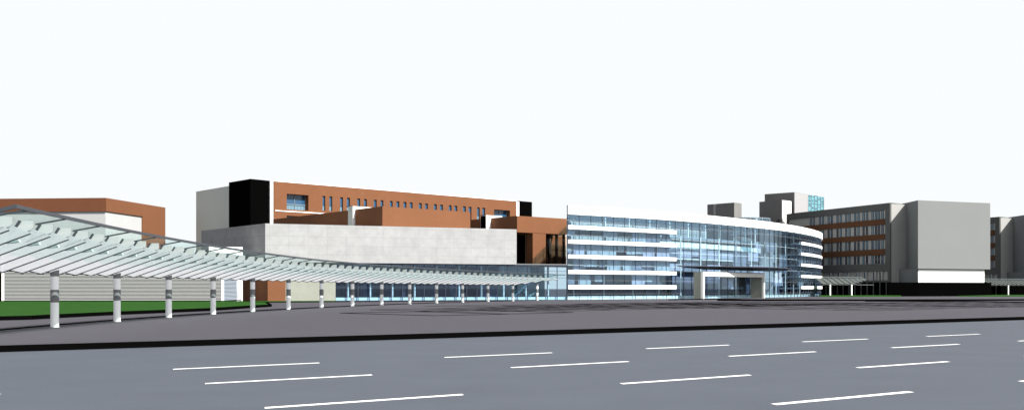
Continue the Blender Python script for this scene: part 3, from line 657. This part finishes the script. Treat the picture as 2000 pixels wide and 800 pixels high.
# lens shaped entrance awning
sa, sb = cs(1322), cs(1536); mb = MB(); n_ = 40; top = []; bot = []
for i in range(n_+1):
    f = i/n_; s_ = sa+(sb-sa)*f; bulge = 6.6*math.sin(math.pi*f)**.75
    top.append((fc(s_, 0, .09), fc(s_, 0, .1+bulge)))
k = len(mb.v); za = 6.3
for a, c in top:
    th = .06+.50*min(1, (c-a).length/5)
    mb.v += [(a.x, a.y, za-th), (c.x, c.y, za-.06), (c.x, c.y, za+.06), (a.x, a.y, za+.12)]
for i in range(n_):
    a = k+4*i; b2 = a+4
    for j in range(4): mb.f.append([a+j, a+(j+1) % 4, b2+(j+1) % 4, b2+j])
mb.build('entrance_awning', 'soffit', gb_)
for f in (.12, .25, .38, .5, .62, .75, .88):
    mb = MB()
    s_ = sa+(sb-sa)*f; bl = 6.0*math.sin(math.pi*f)**.75
    mb.beam(fc(s_, za-.28, .15), fc(s_, za-.14, bl), .12, .25)
    mb.build('awning_rib', 'soffit', gb_)
# rooftop skylight drum
c = at(1455, 246); mb = MB(); mb.cyl(c, 6.2, 5.6, 15.0, 17.3, 32); sk = mb.build('skylight', glass_mat('skylight_glass', (0.55, 0.70, 0.74), .05), gb_, smooth=True)
mb = MB()
for k in range(24):
    a = 2*math.pi*k/24; mb.beam((c.x+6.25*math.cos(a), c.y+6.25*math.sin(a), 15), (c.x+5.65*math.cos(a), c.y+5.65*math.sin(a), 17.4), .09, .09)
for z, r in ((17.35, 5.68), (16.6, 5.86)):
    for k in range(32):
        a = 2*math.pi*k/32; a2 = 2*math.pi*(k+1)/32
        mb.beam((c.x+r*math.cos(a), c.y+r*math.sin(a), z), (c.x+r*math.cos(a2), c.y+r*math.sin(a2), z), .09, .12)
mb.build('skylight_bars', 'mull_light', sk)

# entrance portal
Q0 = at(1373.3, 202.5); Q1 = at(1494, 224.5); FP = Frame(Q0, Q1); zp = 5.2
po = thing('entrance_portal', 'square white portal frame standing before the glass entrance', 'portal', Q0+Vector((0, 0, PZ)))
for a, c in ((0, .58), (FP.L-.50, FP.L)):
    o = MB(); FP.box(o, a, c, PZ, zp-.01, -.5, 0); pr = o.build('pier', 'portal', po)
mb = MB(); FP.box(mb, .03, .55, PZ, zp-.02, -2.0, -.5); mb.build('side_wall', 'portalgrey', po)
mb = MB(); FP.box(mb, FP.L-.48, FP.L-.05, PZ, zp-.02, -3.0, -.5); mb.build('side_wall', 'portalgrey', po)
nseg = 13; w_ = (FP.L-1.12)/nseg
for i in range(nseg):
    mb = MB(); FP.box(mb, .60+w_*i+.03, .60+w_*(i+1)-.03, zp-.78, zp-.01, -.5, -.01); mb.build('beam_panel', 'portal', po)
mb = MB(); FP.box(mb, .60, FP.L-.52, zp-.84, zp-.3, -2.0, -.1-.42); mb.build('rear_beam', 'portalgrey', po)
mb = MB(); FP.box(mb, 0, FP.L, zp, zp+.1, -.6, .0)
mb.build('cap', 'metal', po)

GROW = 1.0
# ------------------------------------------------------------------ grey wing buildings on the right
def make_wing():
    A = at(1738, 293); B = at(1764, 297); C = at(1793, 286); D = at(1934, 296)
    w = Vector((-.345, .94, 0)).normalized(); LW = 47; ZT = 24.5
    b = thing('wing_building', 'grey office wing with brown window bands and a blank grey block beside the glass building', 'building', A+Vector((0, 0, PZ)))
    far = A + w*LW
    F = Frame(far, A)                    # s from the far end to the near end
    L = F.L
    def sA(px): return F.s_at(px)
    mar = L - sA(1728.8)
    rows = [(20.4, 22.75), (16.45, 18.9), (12.55, 15.0), (8.75, 11.0)]
    wall = MB(); ops = [(.6, L-mar, r0, r1) for r0, r1 in rows] + [(.6, L-mar*.5, 4.4, 6.7)]
    F.wall(wall, 0, L, 3.9, ZT, -.5, 0, ops); wall.build('front_wall', 'winggrey', b)
    o = Vector((14, 4.5, 0)); A2 = Vector(F.p(L-.02, 0, -.5)); f2 = Vector(F.p(0.02, 0, -.5))
    MB().prism([A2[:2], (A2+o)[:2], (f2+o)[:2], f2[:2]], PZ, ZT-.4).build('recessed_wall', 'wingpanel', b)
    MB().prism([A[:2], B[:2], (B+w*6)[:2], (A+w*.02+Vector((.5, .2, 0)))[:2]], 3.9, ZT-.01).build('end_wall', 'grey', b)
    mb = MB(); F.box(mb, 0, L, PZ, 3.88, -.45, -.25); mb.build('dark_base_wall', 'blackclad', b)
    for (r0, r1), (q0, q1) in zip(rows[:-1], rows[1:]):
        mb = MB(); F.box(mb, .3, L-mar, q1+.02, r0-.02, 0, .1); mb.build('brown_band', 'brown', b)
    # windows: slim pairs
    cx = [sA(p_) for p_ in (1717.5, 1705, 1687.5, 1671, 1653.5, 1636.5, 1619, 1602, 1584)] 
    proto = None
    def win(s_, z0, z1, pm=None):
        fr = MB(); d = .06; a0, a1 = s_-.34, s_+.34
        F.box(fr, a0, a0+d, z0, z1, -.5, -.32); F.box(fr, a1-d, a1, z0, z1, -.5, -.32); F.box(fr, a0+d, a1-d, z1-d, z1, -.5, -.32); F.box(fr, a0+d, a1-d, z0, z0+d, -.5, -.32)
        F.box(fr, a0+d, a1-d, z0+.9, z0+.96, -.5, -.32)
        fo = fr.build('window', 'mull', b)
        q = MB(); F.box(q, a0+d, a1-d, z0+d, z1-d, -.49, -.42); q.build('pane', pm or random.choice(['pane_blue', 'pane_dark', 'pane_dark', 'pane_dark', 'pane_pale']), fo)
    for (r0, r1) in rows:
        for c_ in cx:
            for dd in (-.72, .72): win(c_+dd, r0+.03, r1-.03, 'pane_pale' if r0 > 20 and random.random() < .75 else None)  # pale panes paint in the light blue glints
    for c_ in cx: 
        win(c_, 4.45, 6.6)
        mb = MB(); F.box(mb, c_+.5, c_+1.1, 4.45, 6.65, -.48, -.02); mb.build('pilaster', 'wingpanel', b)
    for i in range(11):
        s_ = L-1.5-2.6*i
        mb = MB(); q = F.p(s_, 0, -.1); mb.cyl(q, .16, .16, PZ, 3.88, 10); mb.build('base_column', 'winggrey', b)
    # blank block carried on a white strip and a black plinth
    wb = Vector((-.30, .95, 0)).normalized()
    Bk = C + (B-C)
    MB().prism([C[:2], D[:2], (D+wb*22)[:2], (B+wb*14)[:2], B[:2]], 7.25, 24.6).build('blank_block', 'grey', b)
    FB = Frame(C, D)
    def bp(s_, o_, k): return (Vector(FB.p(s_, 0, o_)) + wb*k)[:2]
    mb = MB(); FB.box(mb, .45, FB.L-1.7, 3.8, 6.6, -.6, -.35); mb.build('white_strip', 'white', b)
    MB().prism([bp(.4, -.62, 0), bp(FB.L-1.75, -.62, 0), bp(FB.L-1.75, -.62, 16), bp(.4, -.62, 10)], 3.8, 7.24).build('lower_storey', 'grey', b)
    mb = MB(); FB.box(mb, .38, FB.L-1.68, 6.62, 7.24, -.5, -.3); mb.build('shadow_gap', 'grey', b)
    MB().prism([at(1735, 285.6)[:2], bp(0, .4, 0), bp(FB.L, .4, 0), bp(FB.L, .4, 20), (A+Vector((5, 10, 0)))[:2]], PZ-.01, 3.78).build('black_plinth', 'blackclad', b)
    return b
wing = make_wing()
w2 = copy_tree(wing); w2.location = wing.location + Vector((53.2, 57, 0))
tag(wing, group='grey office wings'); tag(w2, 'partly hidden grey office wing at the right edge behind the blank grey block', 'building', 'grey office wings')

# ------------------------------------------------------------------ grey towers on the skyline
def tower(name, label, pc, yc, pl, yl, pr, yr, ztop, m2=None):
    c, l, r = at(pc, yc), at(pl, yl), at(pr, yr)
    t = thing(name, label, 'tower', c+Vector((0, 0, PZ)))
    o = MB().prism([c[:2], r[:2], (r+(l-c))[:2], l[:2]], PZ, ztop); o.build('shaft', 'towergrey', t)
    return t, c, l, r
t, c, l, r = tower('service_tower', 'short grey rooftop tower with a thin vertical slot, left of the others', 1434, 330, 1381.5, 338, 1448.5, 333.5, zat(395.2, 330))
FT = Frame(l, c); s_ = FT.s_at(1396)
mb = MB(); FT.box(mb, s_-.4, s_+.4, 18, 27.3, 0, .12); mb.build('slot', 'wingpanel', t)
t, c, l, r = tower('service_tower', 'grey tower with one bright white face in front of the taller tower', 1527, 338, 1483, 346, 1545, 342, zat(390, 338))
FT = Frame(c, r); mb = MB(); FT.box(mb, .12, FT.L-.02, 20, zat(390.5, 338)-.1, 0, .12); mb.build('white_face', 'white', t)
FT = Frame(l, c); mb = MB(); q0 = FT.p(FT.L*.5, 20.6, .2); q1 = FT.p(FT.L*.95, 23.2, .2); mb.beam(q0, q1, .3, .6); mb.build('sloping_duct', 'metal', t)
t, c, l, r = tower('lift_tower', 'tallest grey tower on the skyline with a pale right face', 1551, 345.5, 1493.5, 353, 1577.5, 354, zat(375, 345.5))
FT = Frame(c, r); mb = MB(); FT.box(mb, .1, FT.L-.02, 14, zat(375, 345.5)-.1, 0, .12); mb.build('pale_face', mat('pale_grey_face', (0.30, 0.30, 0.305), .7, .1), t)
lat = thing('glass_screen', 'pale cyan glass lattice screen beside the tallest tower', 'glass screen', r+Vector((0, 0, PZ)))
e = at(1608.5, 363.5); FT = Frame(r+Vector((.1, .1, 0)), e); z1 = zat(380, 354); z0 = PZ
mb = MB(); FT.box(mb, 0, FT.L, z0, z1, -.05, 0); mb.build('glass', 'glass_lattice', lat)
mb = MB()
for k in range(6): s_ = FT.L*k/5; FT.box(mb, s_-.08, s_+.08, z0, z1, .005, .15)
mb.build('posts', 'mull_light', lat)
mb = MB(); z = z1
while z > 20:
    for k in range(5):
        if random.random() < .8: 
            dz = random.choice((0, .35, .7)); FT.box(mb, FT.L*k/5+.1, FT.L*(k+1)/5-.1, z-dz-.09, z-dz+.05, .01, .12)
        if random.random() < .4:
            s_ = FT.L*(k+.5)/5; FT.box(mb, s_-.06, s_+.06, z-1.0, z-.1, .012, .11)
    z -= 1.15
mb.build('lattice_bars', 'mull', lat)

# ------------------------------------------------------------------ straight bladed canopies on the right
def straight_canopy(label, a, c, z0, z1, ncol, taper=True, wdt=4.6, cols=None):
    F = Frame(a, c)
    t = thing('bladed_canopy', label, 'canopy', a+Vector((0, 0, PZ)), 'bladed canopies before the grey wings')
    n_ = int(F.L/1.6); st_ = F.L/n_
    for i in range(n_):
        s_ = st_*i; w0 = 0
        if taper and i > n_-4: w0 = (i-(n_-4))*1.0
        zf = lambda o: z0 + (z1-z0)*(-o/wdt)
        mb = MB()
        b4 = [Vector(F.p(s_, zf(-w0)+.12, -w0)), Vector(F.p(s_+st_*.97, zf(-w0)-.05, -w0)), Vector(F.p(s_+st_*.97+1.2, z1-.05, -wdt)), Vector(F.p(s_+1.2, z1+.12, -wdt))]
        mb.hexa(b4, [v+Vector((0, 0, .05)) for v in b4]).build('blade', 'blade_grey', t)
    mb = MB(); F.box(mb, 0, F.L+1.2, z1+.35, z1+.37, -wdt-1.6, -wdt+.8); mb.build('glass_roof', 'glass_canopy', t)
    mb = MB(); F.box(mb, 0, F.L+1.4, z1+.30, z1+.42, -wdt-1.7, -wdt-1.6); F.box(mb, 0, F.L, z0-.16, z0-.06, -.3, -.15); mb.build('edge_beams', 'colband', t)
    for px in cols:
        s_ = F.s_at(px); q = F.p(s_, 0, -.25); MB().cyl(q, .2, .2, PZ, z0, 16).build('column', 'column', t, smooth=True)
    return t
straight_canopy('bladed glass canopy between the curved glass building and the black plinth', at(1606, 275), at(1707, 281), 3.25, 4.75, 3, True, 4.6, (1622.5, 1664.5))
straight_canopy('bladed glass canopy at the right edge with one white column in view', at(1937, 300), at(2080, 312), 3.2, 4.5, 3, False, 4.6, (1970.5, 2040))
print('TOT', TOT, 'sBR', sBR, 'cs1603', cs(1603))
for o in bpy.data.objects:
    pass
